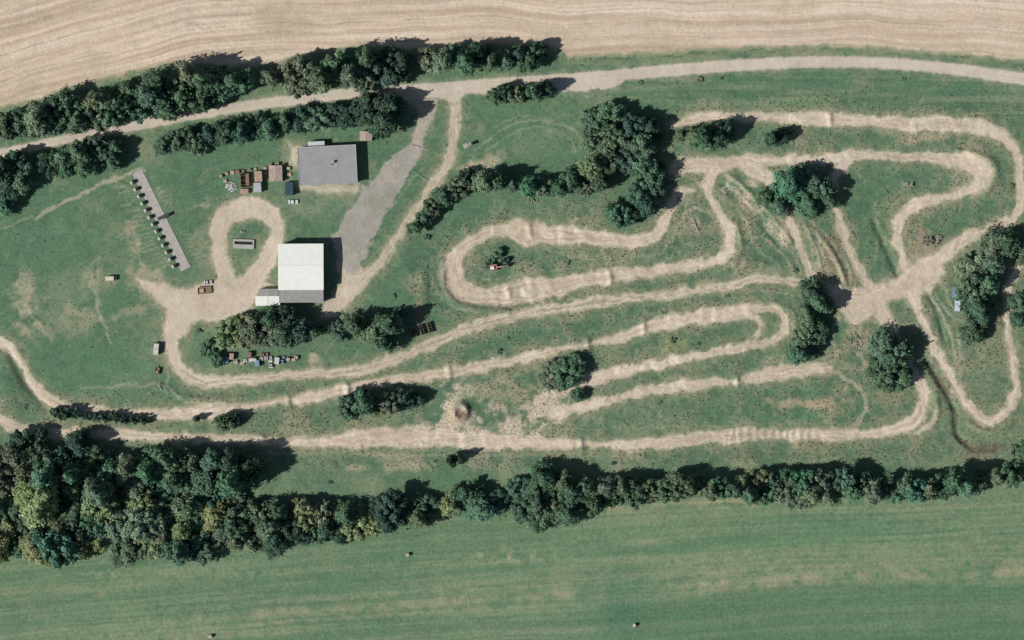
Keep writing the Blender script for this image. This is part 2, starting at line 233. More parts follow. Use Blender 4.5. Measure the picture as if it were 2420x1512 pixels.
TX=TX*(1-.75*sm(farmE,-3,2))
F=R*0+np.array((155,148,138.)); fm(sm(n3+n4*.6,0,1)*.4,(168,160,149)); fm(sm(-n3,.1,1)*.4,(137,134,122)); fm(sm(-n2,.1,1)*.4,(130,132,111)); fm(sm(n2,.3,1)*.4,(174,162,144))
mix(sm(grav+en*1.2,-4,3)*.92,F); mix(sm(gup+en*1.2,-4,3)*.6,F); TX=TX*(1-.4*sm(grav,-3,3))
blob(1088,972,54,48,.9,(182,167,146)); blob(1088,974,30,32,.8,(150,134,114)); blob(1094,980,12,14,.7,(112,96,82)); blob(2195,572,26,16,.8,(118,104,92))
# ------------------------------------------------------------------ relief (metres)
H=fbm(X/500,Y/400,2,3)*.5+sm(rp,-20,20)*(n3*.13+n2*.25)+n4*.035
H-=sm(allE,-4,4)*.12
H-=sm(allE,0,4)*(allE<18)*sm(stk,0,.8)*.07
def ridge(x0,y0,x1,y1,h,w):
    global H
    E=stroke([(x0,y0),(x1,y1)],0.0,warp=False,mar=40); H=H+h*np.exp(-(E/w)**2)
def bump(x,y,h,r,r2=None):
    global H
    r2=r2 or r; H=H+h*np.exp(-((X-x)/r)**2-((Y-y)/r2)**2)
for (x,y) in [(1388,816),(1372,1050),(680,948),(1740,900),(1250,545),(620,1042),(1060,880),(1520,775),(1960,281),(1200,692),(1440,655),(820,922)]: ridge(x,y-11,x+3,y+11,.75,7)
PH=n2*2.6+n1*3+n3*.9; AM=np.clip(.35+n2*.9,0,1.1)
wh=lambda E,x0,x1,per,h: h*AM*sm(E,-3,8)*sm(X,x0,x0+20)*(1-sm(X,x1-20,x1))*np.sin(X/per*6.283+PH)
H+=wh(B,860,1330,52,.25)+wh(Lp,1130,1420,44,.28)+wh(A,1560,1800,40,.2)+wh(A,1380,1800,50,.2)*(Y>815)+wh(A3,1400,1900,66,.25)+wh(A,740,900,46,.18)+wh(Dt,1800,2200,60,.2)*(Y<400)+wh(Ct,1650,2300,90,.2)
whv=sm(B,-6,6)*sm(X,1690,1740)*(1-sm(X,1900,1970))
mix(whv*sm(np.sin(X/18*6.283+n3*1.8+n2)+n4*.5,.3,1.2)*.4,(126,124,98))
H+=whv*.12*np.sin(X/18*6.283+n3*1.8+n2)
rr=np.hypot((X-1088)/1.0,(Y-973)/1.15); H+=1.5*np.exp(-((rr-15)/8)**2)+.9*np.exp(-(rr/26)**2)
bump(2195,572,1.3,20,14); bump(2330,1058,.8,40,10); bump(2150,437,.5,14,9); bump(1366,517,.6,12,10); bump(1950,600,.8,22,60); bump(20,920,1.2,30,40); bump(1000,690,.7,14,60)
for pts,h,w in [([(2188,850),(2222,905),(2255,965),(2262,1025),(2300,1062)],-1.0,8),([(2066,525),(2090,580),(2122,650)],-.7,8),([(1046,620),(1052,680),(1090,722),(1200,738)],.7,8),
    ([(2250,355),(2330,370),(2356,412),(2330,462)],.7,8),([(1740,530),(1752,580),(1735,625)],.7,8),([(1830,715),(1876,740),(1880,775)],.6,7),([(2180,1025),(2215,985),(2212,930)],.7,8),([(2290,1000),(2340,1022),(2390,1000)],.7,8),([(395,920),(480,945),(700,925)],.5,8),
    ([(20,830),(60,905),(110,965)],-.8,10),([(400,400),(420,450),(412,490)],.6,5),([(2190,690),(2215,740),(2232,800)],-.6,6),([(1920,540),(1970,600),(2000,670)],.6,6),([(1700,430),(1780,500),(1840,580)],-.5,6),([(1720,410),(1800,480),(1870,570)],.5,6),([(1900,520),(1930,590),(1945,660)],.5,5)]:
    E=stroke(pts,0.0,warp=False,mar=30); H=H+h*np.exp(-(E/w)**2)
for (x,y,rx,ry) in [(775,392,95,65),(713,650,75,95),(380,520,90,140)]:
    m=1-sm(np.maximum(np.abs(X-x)/rx,np.abs(Y-y)/ry),.8,1.1); H=H*(1-m)
H=np.where((X<-70)|(X>2490)|(Y<-70)|(Y>1582),0,H)
def hz(x,y):
    i=min(max(int(np.searchsorted(xs,x)),0),NX-1); j=min(max(int(np.searchsorted(ys,y)),0),NY-1); return float(H[j,i])
LUM=np.array((0.88,0.885,0.865))
def lin(c): c=np.clip(c/255.,0,1); return np.where(c<.04045,c/12.92,((c+.055)/1.055)**2.4)
ALB=np.clip(lin(C)/LUM,0.005,.9)
# ------------------------------------------------------------------ materials
def nmat(name):
    m=bpy.data.materials.new(name); m.use_nodes=True; nt=m.node_tree; b=nt.nodes['Principled BSDF']; b.inputs['Roughness'].default_value=.9
    b.inputs['Specular IOR Level'].default_value=.15; return m,nt,b
gm,nt,b=nmat('ground_cover')
at=nt.nodes.new('ShaderNodeAttribute'); at.attribute_name='albedo'
ge=nt.nodes.new('ShaderNodeNewGeometry')
def noise(nt,sc,det,vec):
    n=nt.nodes.new('ShaderNodeTexNoise'); n.inputs['Scale'].default_value=sc; n.inputs['Detail'].default_value=det; n.inputs['Roughness'].default_value=.65; nt.links.new(vec,n.inputs['Vector']); return n
na=noise(nt,.8,3,ge.outputs['Position']); nb=noise(nt,.16,4,ge.outputs['Position'])
mr=nt.nodes.new('ShaderNodeMapRange'); mr.inputs[1].default_value=.3; mr.inputs[2].default_value=.7; mr.inputs[3].default_value=-.24; mr.inputs[4].default_value=.24; nt.links.new(na.outputs['Fac'],mr.inputs[0])
ml=nt.nodes.new('ShaderNodeMath'); ml.operation='MULTIPLY_ADD'; ml.inputs[2].default_value=1; nt.links.new(mr.outputs[0],ml.inputs[0]); nt.links.new(at.outputs['Alpha'],ml.inputs[1])
mr2=nt.nodes.new('ShaderNodeMapRange'); mr2.inputs[1].default_value=.3; mr2.inputs[2].default_value=.7; mr2.inputs[3].default_value=.92; mr2.inputs[4].default_value=1.08; nt.links.new(nb.outputs['Fac'],mr2.inputs[0])
mu=nt.nodes.new('ShaderNodeMath'); mu.operation='MULTIPLY'; nt.links.new(ml.outputs[0],mu.inputs[0]); nt.links.new(mr2.outputs[0],mu.inputs[1])
vm=nt.nodes.new('ShaderNodeVectorMath'); vm.operation='SCALE'; nt.links.new(at.outputs['Color'],vm.inputs[0]); nt.links.new(mu.outputs[0],vm.inputs['Scale']); nt.links.new(vm.outputs[0],b.inputs['Base Color'])
bp=nt.nodes.new('ShaderNodeBump'); bp.inputs['Distance'].default_value=.2; nt.links.new(na.outputs['Fac'],bp.inputs['Height']); nt.links.new(bp.outputs[0],b.inputs['Normal'])
bs=nt.nodes.new('ShaderNodeMath'); bs.operation='MULTIPLY'; bs.inputs[1].default_value=.3; nt.links.new(at.outputs['Alpha'],bs.inputs[0]); nt.links.new(bs.outputs[0],bp.inputs['Strength'])
b.inputs['Roughness'].default_value=1; b.inputs['Specular IOR Level'].default_value=0
MC={}
def pm(name,rgb,var=.18,scale=1.5,rough=.8,metal=0,stripe=None):
    if name in MC: return MC[name]
    m,nt,b=nmat(name); tc=nt.nodes.new('ShaderNodeTexCoord')
    n=noise(nt,scale,4,tc.outputs['Object']); r=nt.nodes.new('ShaderNodeMapRange'); r.inputs[1].default_value=.3; r.inputs[2].default_value=.7; r.inputs[3].default_value=1-var; r.inputs[4].default_value=1+var
    nt.links.new(n.outputs['Fac'],r.inputs[0]); src=r.outputs[0]
    if stripe:
        w=nt.nodes.new('ShaderNodeTexWave'); w.bands_direction=stripe[0]; w.inputs['Scale'].default_value=stripe[1]; w.inputs['Distortion'].default_value=.3; nt.links.new(tc.outputs['Object'],w.inputs['Vector'])
        r2=nt.nodes.new('ShaderNodeMapRange'); r2.inputs[3].default_value=1-stripe[2]; r2.inputs[4].default_value=1; nt.links.new(w.outputs['Fac'],r2.inputs[0])
        q=nt.nodes.new('ShaderNodeMath'); q.operation='MULTIPLY'; nt.links.new(src,q.inputs[0]); nt.links.new(r2.outputs[0],q.inputs[1]); src=q.outputs[0]
    v=nt.nodes.new('ShaderNodeVectorMath'); v.operation='SCALE'; v.inputs[0].default_value=rgb; nt.links.new(src,v.inputs['Scale']); nt.links.new(v.outputs[0],b.inputs['Base Color'])
    b.inputs['Roughness'].default_value=rough; b.inputs['Metallic'].default_value=metal; MC[name]=m; return m
# ------------------------------------------------------------------ ground meshes
idx=np.arange(NX*NY).reshape(NY,NX)
quads=np.stack([idx[1:,:-1],idx[1:,1:],idx[:-1,1:],idx[:-1,:-1]],-1).reshape(-1,4)
PX=(X-1210)*S; PY=(756-Y)*S
V=np.stack([PX,PY,H],-1).reshape(-1,3); AL=np.concatenate([ALB,TX[...,None]],-1).reshape(-1,4)
def gmesh(name,q,dz):
    used,inv=np.unique(q,return_inverse=True); inv=inv.reshape(-1,4)
    v=V[used].copy(); v[:,2]+=dz
    me=bpy.data.meshes.new(name); me.vertices.add(len(v)); me.vertices.foreach_set('co',v.astype(np.float32).ravel())
    me.loops.add(inv.size); me.loops.foreach_set('vertex_index',inv.astype(np.int32).ravel())
    me.polygons.add(len(inv)); me.polygons.foreach_set('loop_start',np.arange(0,inv.size,4,dtype=np.int32))
    me.polygons.foreach_set('use_smooth',np.ones(len(inv),bool))
    a=me.attributes.new('albedo','FLOAT_COLOR','POINT'); a.data.foreach_set('color',AL[used].astype(np.float32).ravel())
    me.update(calc_edges=True); me.materials.append(gm)
    o=bpy.data.objects.new(name,me); col.objects.link(o); o['kind']='structure'; return o
gmesh('ground',quads,0)
def fc(E): return ((E[1:,:-1]+E[1:,1:]+E[:-1,1:]+E[:-1,:-1])/4).reshape(-1)
layers=feat+[('stubble_field',FE-1),('meadow',ME-3)]
st=np.stack([fc(E) for _,E in layers],-1); best=np.argmax(st[:,:13],-1); bv=st[np.arange(len(st)),best]
best=np.where(bv>0,best,np.where(st[:,13]>0,13,np.where(st[:,14]>0,14,-1)))
for k,(nm,_) in enumerate(layers):
    q=quads[best==k]
    if len(q): gmesh(nm,q,.03)
# ------------------------------------------------------------------ mesh builder
class MB:
    def __init__(s): s.v=[];s.f=[]
    def add(s,v,f): o=len(s.v); s.v+= [tuple(p) for p in v]; s.f+=[tuple(i+o for i in q) for q in f]; return s
    def box(s,cx,cy,cz,sx,sy,sz,tx=1,ty=1,rz=0):
        c,n=math.cos(rz),math.sin(rz); v=[]
        for z,kx,ky in ((-.5,1,1),(.5,tx,ty)):
            for a,b_ in ((-.5,-.5),(.5,-.5),(.5,.5),(-.5,.5)):
                x,y=a*sx*kx,b_*sy*ky; v.append((cx+x*c-y*n,cy+x*n+y*c,cz+z*sz))
        return s.add(v,[(3,2,1,0),(4,5,6,7),(0,1,5,4),(1,2,6,5),(2,3,7,6),(3,0,4,7)])
    def cyl(s,c,r,l,ax='z',n=12,r2=None):
        r2=r if r2 is None else r2; v=[]
        for e,rr in((-.5,r),(.5,r2)):
            for k in range(n):
                a=k/n*6.28318; p,q=math.cos(a)*rr,math.sin(a)*rr
                v.append({'z':(c[0]+p,c[1]+q,c[2]+e*l),'x':(c[0]+e*l,c[1]+p,c[2]+q),'y':(c[0]+q,c[1]+e*l,c[2]+p)}[ax])
        return s.add(v,[tuple(range(n))[::-1],tuple(range(n,2*n))]+[(k,(k+1)%n,n+(k+1)%n,n+k) for k in range(n)])
    def prism(s,pr,y0,y1,in_=1.0):
        n=len(pr); v=[(x,y0,z) for x,z in pr]+[(x,y1,z) for x,z in pr]
        return s.add(v,[tuple(range(n)),tuple(range(n,2*n))[::-1]]+[(k,n+k,n+(k+1)%n,(k+1)%n) for k in range(n)])
    def beam(s,a,b_,w,h=None):
        a=Vector(a);b_=Vector(b_);h=h or w; d=(b_-a).normalized(); u=d.cross(Vector((0,0,1)))
        if u.length<.01: u=Vector((1,0,0))
        u.normalize(); t=u.cross(d); v=[]
        for p in(a,b_):
            for i,j in((-1,-1),(1,-1),(1,1),(-1,1)): v.append(p+u*i*w/2+t*j*h/2)
        return s.add(v,[(3,2,1,0),(4,5,6,7),(0,1,5,4),(1,2,6,5),(2,3,7,6),(3,0,4,7)])
    def obj(s,name,mat,parent=None,label=None,smooth=False):
        me=bpy.data.meshes.new(name); me.from_pydata(s.v,[],s.f); me.update(); me.materials.append(mat)
        if smooth: me.polygons.foreach_set('use_smooth',[True]*len(me.polygons))
        o=bpy.data.objects.new(name,me); col.objects.link(o); o.parent=parent
        if label: o['label']=label
        return o
def thing(name,x,y,rot,label,cat,group=None,dz=0):
    e=bpy.data.objects.new(name,None); col.objects.link(e); wx,wy=W(x,y); e.location=(wx,wy,hz(x,y)+dz+.03); e.rotation_euler=(0,0,math.radians(rot)); e.empty_display_size=.5
    e['label']=label; e['category']=cat
    if group: e['group']=group
    return e
glass=pm('window_glass',(.04,.05,.06),.1,1,.15); dark=pm('dark_rubber',(.03,.03,.03)); wood=pm('weathered_wood',(.22,.17,.12),.3,2); woodl=pm('pale_wood',(.40,.34,.27),.25,2)
rust=pm('rusty_steel',(.24,.16,.12),.35,1.2); rustl=pm('faded_orange_rust',(.42,.30,.23),.3,1); grey=pm('galvanised_steel',(.42,.43,.44),.15,1,.5); white=pm('white_paint',(.74,.74,.71),.08,1,.5); conc=pm('concrete',(.40,.38,.35),.15,.7)
blue=pm('faded_blue_paint',(.20,.29,.39),.2,1,.5); navy=pm('navy_paint',(.05,.075,.11),.2,1,.5); plaster=pm('plaster_wall',(.5,.47,.42),.1,.5); brick=pm('brick_wall',(.30,.17,.12),.2,3)
roofg=pm('bitumen_roof',(.325,.32,.32),.10,.25,.9,stripe=('Y',.35,.10)); roofw=pm('white_sheet_roof',(.80,.80,.735),.05,.3,.5,stripe=('X',1.6,.06)); roofd=pm('old_grey_sheet_roof',(.31,.30,.28),.15,.6,.8,stripe=('X',1.6,.12)); roofp=pm('pinkish_tile_roof',(.44,.34,.28),.15,1.5,stripe=('X',1.5,.2))
def opening(parent,kind,x,y,z,w,h,side,mat=None):
    a={'s':(0,-1),'n':(0,1),'e':(1,0),'w':(-1,0)}[side]
    def bx(w_,h_,t,o): 
        m=MB()
        if a[0]==0: m.box(x,y+a[1]*o,z,w_,t,h_)
        else: m.box(x+a[0]*o,y,z,t,w_,h_)
        return m
    if kind=='window':
        f=bx(w,h,.06,.03).obj('window',white,parent); bx(w-.2,h-.2,.04,.07).obj('pane',glass,f)
    else:
        d=bx(w,h,.08,.04).obj('door',mat or wood,parent); bx(.12,.12,.06,.12).obj('handle',grey,d)
def shed(x,y,w,l,h,rot,rm,label,wm=wood,pitch=.3,name='storage_shed',cat='shed',group=None,win=True):
    e=thing(name,x,y,rot,label,cat,group); w*=S; l*=S
    MB().box(0,0,h/2-.1,w-.3,l-.3,h).obj('wall',wm,e)
    rh=pitch; m=MB(); m.prism([(-w/2,h-.1),(0,h-.1+rh),(w/2,h-.1),(w/2,h+.02),(0,h+.02+rh),(-w/2,h+.02)],-l/2,l/2); r=m.obj('roof',rm,e)
    MB().box(0,0,h+.06+rh,.18,l*.98,.06).obj('ridge_cap',grey,r)
    opening(e,'door',w*.15,-(l-.3)/2,1,min(.9,w*.3),1.95,'s')
    if win: opening(e,'window',-w*.22,-(l-.3)/2,1.4,min(.8,w*.25),.7,'s')
    return e
e=thing('club_house',775,391,2.8,'flat grey-roofed club house with a small chimney beside the lawn','house')
w,l,h=27.6,18.2,3.7
MB().box(0,0,h/2,w-.8,l-.8,h).obj('wall',plaster,e)
m=MB().box(0,0,h+.14,w,l,.26); r=m.obj('roof',roofg,e)
m=MB()
for a in(-1,1): m.box(0,a*(l/2-.1),h+.36,w,.2,.18); m.box(a*(w/2-.1),0,h+.36,.2,l-.4,.18)
m.obj('parapet',grey,r)
c=MB().box(2.6,1.2,h+.9,.9,.9,1.3).obj('chimney',pm('dark_chimney',(.08,.08,.08)),r); MB().box(2.6,1.2,h+1.62,1.15,1.15,.1).obj('chimney_cap',conc,c)
MB().cyl((2.0,0.3,h+.5),.3,.6).obj('roof_vent',dark,r)
for k in range(5): opening(e,'window',-11+k*5,-(l-.8)/2,1.8,1.8,1.2,'s')
for k in range(3): opening(e,'window',(w-.8)/2,-6+k*5.5,1.8,1.6,1.2,'e')
opening(e,'door',12,-(l-.8)/2,1.1,1.1,2.1,'s'); opening(e,'door',-(w-.8)/2,3,1.1,1.1,2.1,'w')
p=MB().box(-4.9,l/2+1.0,1.35,7.6,2.6,2.7).obj('annex',white,e); MB().box(-4.9,l/2+1.05,2.78,7.9,2.7,.14).obj('annex_roof',pm('pale_roof',(.52,.54,.53)),p)
e=thing('workshop_hall',713,631,.3,'large white-roofed workshop hall with a grey lean-to','hall')
w,l,h=21.4,21.8,6.5
MB().box(0,0,h/2,w-.5,l-.5,h).obj('wall',pm('grey_sheet_wall',(.4,.41,.4),stripe=('X',2,.2)),e)
v=[(-w/2,-l/2,h),(w/2,-l/2,h),(w/2,.6,h+.5),(-w/2,.6,h+.5),(-w/2,l/2,h),(w/2,l/2,h)]
m=MB().add(v+[(p[0],p[1],p[2]+.14) for p in v],[(6,7,8,9),(9,8,11,10),(3,2,1,0),(4,5,2,3),(0,1,7,6),(1,2,8,7),(2,5,11,8),(5,4,10,11),(4,3,9,10),(3,0,6,9)]); r=m.obj('roof',roofw,e)
MB().box(0,.6,h+.68,w,.35,.1).obj('ridge_cap',pm('ridge_cap_sheet',(.7,.71,.68)),r)
lt=MB().box(0,-l/2-2.75,2.1,20.4,5.6,4.2).obj('lean_to',pm('grey_block_wall',(.33,.32,.3)),e)
m=MB().prism([(-10.5,0),(10.5,0),(10.5,.12),(-10.5,.12)],-l/2-5.9,-l/2-.02)
m.v=[(x,y,z+4.2+(y+l/2+6)*.16) for x,y,z in m.v]; m.obj('lean_to_roof',roofd,lt)
opening(e,'door',(w-.5)/2,2,2,4,4,'e',grey); opening(e,'door',-(w-.5)/2,4,2,4,4,'w',grey)
for k in range(3): opening(e,'window',(w-.5)/2,-8+k*2.4,3.6,1.6,1,'e')
shed(636,691,46,17,3.0,0,roofd,'low grey annex shed against the workshop hall',wm=plaster,pitch=.15)
shed(634,711,58,23,3.1,0,roofw,'white flat annex shed beside the workshop hall',wm=plaster,pitch=.12)
shed(865,322,29,23,2.5,0,roofp,'small shed with a pinkish tiled roof',wm=brick,pitch=.35)
shed(652,410,32,38,2.6,2,pm('patched_brown_roof',(.38,.30,.25),.4,.8),'brown patched-roof shed among stored goods',pitch=.3)
def container(x,y,w,l,h,rot,mat,label,open_=False,name='shipping_container',g=None):
    e=thing(name,x,y,rot,label,'container',g); w*=S;l*=S
    if open_:
        m=MB().box(0,0,.12,w,l,.2)
        for a in(-1,1): m.box(a*(w/2-.05),0,h/2+.2,.1,l,h); m.box(0,a*(l/2-.05),h/2+.2,w-.2,.1,h)
        m.obj('body',mat,e)
        for k in range(3): MB().box(0,(k-1)*l/3,h+.26,w+.06,.12,.1).obj('rib',mat,e)
    else:
        b_=MB().box(0,0,h/2+.1,w,l,h).obj('body',mat,e)
        m=MB()
        n=max(4,int(l/.5))
        for k in range(n): m.box(0,-l/2+(k+.5)*l/n,h+.12,w-.2,l/n*.45,.05)
        m.obj('roof_corrugation',mat,b_)
        MB().box(-w/4+.02,-l/2-.03,h/2+.1,w/2-.08,.06,h-.2).obj('door',mat,e); MB().box(w/4-.02,-l/2-.03,h/2+.1,w/2-.08,.06,h-.2).obj('door',mat,e)
    return e
container(684,446,19,30,2.5,2,navy,'dark blue steel container beside the club house')
container(611,417,18,24,2.4,3,rustl,'faded orange steel container in the storage corner')
container(609,443,18,22,2.4,3,grey,'pale grey steel container in the storage corner')
container(579,426,20,32,1.8,3,rust,'rusty open-topped container holding scrap',True)
container(578,452,19,11,1.5,3,rustl,'short faded orange metal box')
dsk=pm('dark_rusty_steel',(.17,.125,.10),.3,1.2)
for i,(dx) in enumerate((0,19,38)): container(978+dx,784-dx*.28,8,25,1.3,18,dsk,'rusty open skip parked on bare earth',True,'open_skip','skips on bare earth')
def crate(x,y,s,rot,mat,label,name='pallet_stack',g='stored crates and pallets'):
    e=thing(name,x,y,rot,label,'pallets',g); s*=S; n=random.randint(3,6)
    m=MB()
    for k in range(n): m.box(0,0,.1+k*.26,s,s*.85,.05); 
    m.obj('boards',mat,e); m=MB()
    for k in range(n):
        for a in(-1,0,1): m.box(a*s*.42,0,.02+k*.26+.0,s*.1,s*.85,.11)
    m.obj('bearers',wood,e)
for (x,y) in [(522,416),(536,410),(549,408),(561,406),(574,404),(590,401),(603,399),(626,398),(640,388),(655,388),(670,389),(682,398),(684,412),(625,410),(532,428)]:
    crate(x,y,random.uniform(6,10),random.uniform(-15,15),random.choice([woodl,rustl,rustl,wood]),'stack of wooden pallets in the storage corner')
def car(x,y,rot,paint,label,L=4.4,g=None,van=False,name='parked_car',cat='car'):
    e=thing(name,x,y,rot,label,cat,g); hw=.88 if not van else .98; h=2.2 if van else 1.45
    if van: pr=[(-L/2,.35),(L/2,.35),(L/2,1.05),(L/2-.55,1.2),(L/2-1.1,h),(-L/2+.05,h)]
    else: pr=[(-L/2,.35),(L/2,.35),(L/2,.72),(L/2-1.15,.92),(-L/2+.7,.95),(-L/2,.85)]
    b_=MB().prism(pr,-hw,hw).obj('body',paint,e)
    if not van:
        m=MB(); top=[(L/2-1.9,h),(-L/2+1.1,h)]; bot=[(L/2-1.2,.93),(-L/2+.55,.96)]
        v=[(bot[0][0],-hw+.08,.93),(bot[0][0],hw-.08,.93),(bot[1][0],hw-.08,.95),(bot[1][0],-hw+.08,.95),(top[0][0],-hw+.25,h-.05),(top[0][0],hw-.25,h-.05),(top[1][0],hw-.25,h-.05),(top[1][0],-hw+.25,h-.05)]
        m.add(v,[(0,1,5,4),(1,2,6,5),(2,3,7,6),(3,0,4,7),(4,5,6,7)]).obj('window',glass,e)
        MB().box((top[0][0]+top[1][0])/2,0,h-.01,top[0][0]-top[1][0],2*hw-.46,.06).obj('roof',paint,e)
    else:
        MB().add([(L/2-.57,-.8,1.25),(L/2-.57,.8,1.25),(L/2-1.04,.75,2.1),(L/2-1.04,-.75,2.1)],[(0,1,2,3)]).obj('windscreen',glass,e)
    for a in(-1,1):
        for q in(-1,1): MB().cyl((q*L*.31,a*(hw-.08),.33),.33,.22,'y').obj('wheel',dark,e)
        MB().box(L/2+.01,a*.6,.65,.06,.3,.14).obj('headlight',white,e)
    return e
car(693,477,2,white,'white car parked below the stored containers')
car(263,658,3,pm('beige_paint',(.62,.54,.42),.1),'beige van parked alone on the grass',5.0,van=True,name='parked_van',cat='van')
car(2256,690,88,blue,'faded blue van parked against the trees',5.2,van=True,name='parked_van',cat='van')
def caravan(x,y,rot,label,L=5.6,wd=2.3,mat=white):
    e=thing('caravan',x,y,rot,label,'caravan')
    pr=[(-L/2,.5),(L/2,.5),(L/2,1.4),(L/2-.4,2.35),(-L/2+.3,2.4),(-L/2,1.6)]
    MB().prism(pr,-wd/2,wd/2).obj('body',mat,e); MB().box(0,0,2.43,.8,.6,.1).obj('roof_hatch',grey,e)
    for a in(-1,1): MB().box(0,a*(wd/2+.02),1.6,1.6,.04,.6).obj('window',glass,e); MB().cyl((-.3,a*(wd/2-.12),.33),.33,.2,'y').obj('wheel',dark,e)
    MB().beam((L/2,0,.5),(L/2+1.1,0,.45),.1).obj('drawbar',grey,e)
caravan(370,824,85,'off-white caravan parked at the bend of the track',mat=pm('stained_white_paint',(.56,.52,.48),.25,1.2)); caravan(2262,722,88,'pale caravan standing beside the trees',5.4,2.3,pm('pale_blue_paint',(.5,.58,.64),.1))
def trailer(x,y,rot,label,L=6,wd=2.6,load=True):
    e=thing('flatbed_trailer',x,y,rot,label,'trailer')
    MB().box(0,0,.85,L,wd,.14).obj('bed',wood,e)
    m=MB()
    for a in(-1,1): m.box(0,a*(wd/2-.03),1.2,L,.06,.55)
    m.box(-L/2+.03,0,1.2,.06,wd-.14,.55); m.obj('side_board',woodl,e)
    for a in(-1,1):
        for q in(-.28,.28): MB().cyl((q*L,a*(wd/2-.2),.4),.4,.25,'y').obj('wheel',dark,e)
    MB().beam((L/2,0,.7),(L/2+1.4,0,.5),.12).obj('drawbar',rust,e)
    if load: MB().box(-L*.2,0,1.25,L*.35,wd*.7,.66,.85,.85).obj('load',rustl,e)
trailer(484,686,4,'wooden flatbed trailer loaded with boxes in the dirt yard',6.4,3.2); trailer(372,876,80,'small rusty trailer standing on rough grass',3.2,1.8)
car(492,667,5,pm('silver_paint',(.5,.5,.48),.1,rough=.4),'small silver car beside the trailer',3.8)
sc=[(536,850,'b'),(548,842,'c'),(558,856,'g'),(572,858,'r'),(585,852,'w'),(600,850,'w'),(608,858,'b'),(618,848,'g'),(634,846,'g'),(640,860,'w'),(655,852,'w'),(668,850,'b'),(681,849,'w'),(694,850,'w'),(700,845,'g'),(625,838,'r'),(590,838,'r')]
for (x,y,k) in sc:
    mt={'b':blue,'c':rustl,'g':grey,'r':rust,'w':pm('dirty_white_paint',(.55,.54,.5),.2)}[k]; r=random.random()
    if r<.35: car(x,y,random.choice([80,95,85,5]),mt,'old disused car in the scrap row',3.6,g='scrap row beside the track',name='scrap_car')
    elif r<.7: container(x,y,random.uniform(7,11),random.uniform(12,18),1.8,random.uniform(-8,8)+90*(random.random()<.5),mt,'small steel storage box in the scrap row',name='storage_box',g='scrap row beside the track')
    else: crate(x,y,9,random.uniform(-20,20),woodl,'pallet stack in the scrap row')
def picnic(x,y,rot):
    e=thing('picnic_table',x,y,rot,'pale wooden picnic table on the lawn','picnic table')
    m=MB()
    for k in range(5): m.box(0,-.4+k*.2,.76,2.4,.17,.05)
    m.obj('table_top',pm('bleached_wood',(.5,.47,.42)),e)
    for a in(-1,1):
        MB().box(0,a*.85,.46,2.4,.3,.05).obj('seat',pm('bleached_wood',(.5,.47,.42)),e)
        MB().beam((a*.9,-.85,.02),(a*.9,-.15,.74),.09).beam((a*.9,.85,.02),(a*.9,.15,.74),.09).beam((a*.9,-.85,.4),(a*.9,.85,.4),.08).obj('leg',wood,e)
picnic(1101,344,25); shed(1112,340,8,8,2.6,20,roofd,'tiny grey hut on the lawn',win=False)
e=thing('excavator',1168,631,8,'red and white excavator standing inside the track loop','excavator')
for a in(-1,1): MB().prism([(-2,.25),(-1.7,0),(1.7,0),(2,.25),(2,.6),(1.7,.85),(-1.7,.85),(-2,.6)],a*1.2-.3,a*1.2+.3).obj('crawler_track',dark,e)
frp=pm('faded_red_paint',(.40,.22,.17),.2)
MB().box(-.4,0,1.5,3.6,2.5,1.1,.95,.95).obj('body',frp,e)
c=MB().box(-.9,-.3,2.2,1.7,1.5,1.2,.9,.9).obj('cabin',white,e); MB().box(-.9,-.3,2.83,1.5,1.3,.06).obj('cabin_roof',white,c)
MB().beam((1.2,-.3,1.6),(4.2,-.3,4.0),.45,.6).beam((4.2,-.3,4.0),(6.4,-.3,3.2),.4,.5).obj('boom',frp,e)
MB().beam((6.3,-.3,3.3),(7.0,-.3,1.2),.3,.4).obj('dipper_arm',rust,e); MB().prism([(6.6,.2),(7.5,.1),(7.6,1.1),(6.9,1.3)],-.8,.2).obj('bucket',dark,e)
e=thing('concrete_strip',382,521,0,'long concrete strip laid on the grass','slab'); a0=Vector(W(325,405)); a1=Vector(W(440,635)); d=(a1-a0); ang=math.degrees(math.atan2(d.y,d.x)); e.rotation_euler=(0,0,math.radians(ang))
Ls=d.length; m=MB(); n=14
for k in range(n): m.box(-Ls/2+(k+.5)*Ls/n,0,.06,Ls/n-.05,5.0,.14)
m.obj('slab',pm('pinkish_concrete',(.41,.375,.34),.16,.4),e)
MB().box(-Ls/2-.0,0,.09,.1,5.4,.1).obj('edge',grey,e)
e2=thing('shelter',387,512,ang+90,'small dark timber shelter straddling the concrete strip','shelter',dz=.1)
for a in(-2.4,2.4):
    for q in(-.5,.5): MB().box(a,q,1,.12,.12,2).obj('post',wood,e2)
MB().prism([(-2.8,2.0),(2.8,2.0),(2.8,2.1),(-2.8,2.1)],-.8,.8).obj('roof',pm('dark_felt',(.07,.07,.075)),e2)
for k in range(13):
    t=k/12; x=313+t*98; y=431+t*198
    b_=thing('shooting_bench',x,y,ang,'small pale-topped bench, seat block darkened as its shadow, beside the concrete strip','bench','benches along the concrete strip')
    MB().box(0,-.5,1.3,1.5,1.0,.1).obj('table_top',pm('bench_grey',(.48,.46,.42)),b_); MB().box(-.5,-.5,.62,.1,.8,1.2).obj('leg',grey,b_); MB().box(.5,-.5,.62,.1,.8,1.2).obj('leg',grey,b_)
    MB().box(0,.65,.75,1.7,1.3,1.4).obj('seat',dark,b_)  # oversized seat block, near black to stand in for the table's shadow
e=thing('inspection_ramp',576,576,-2,'concrete vehicle ramp with a dark open pit','ramp')
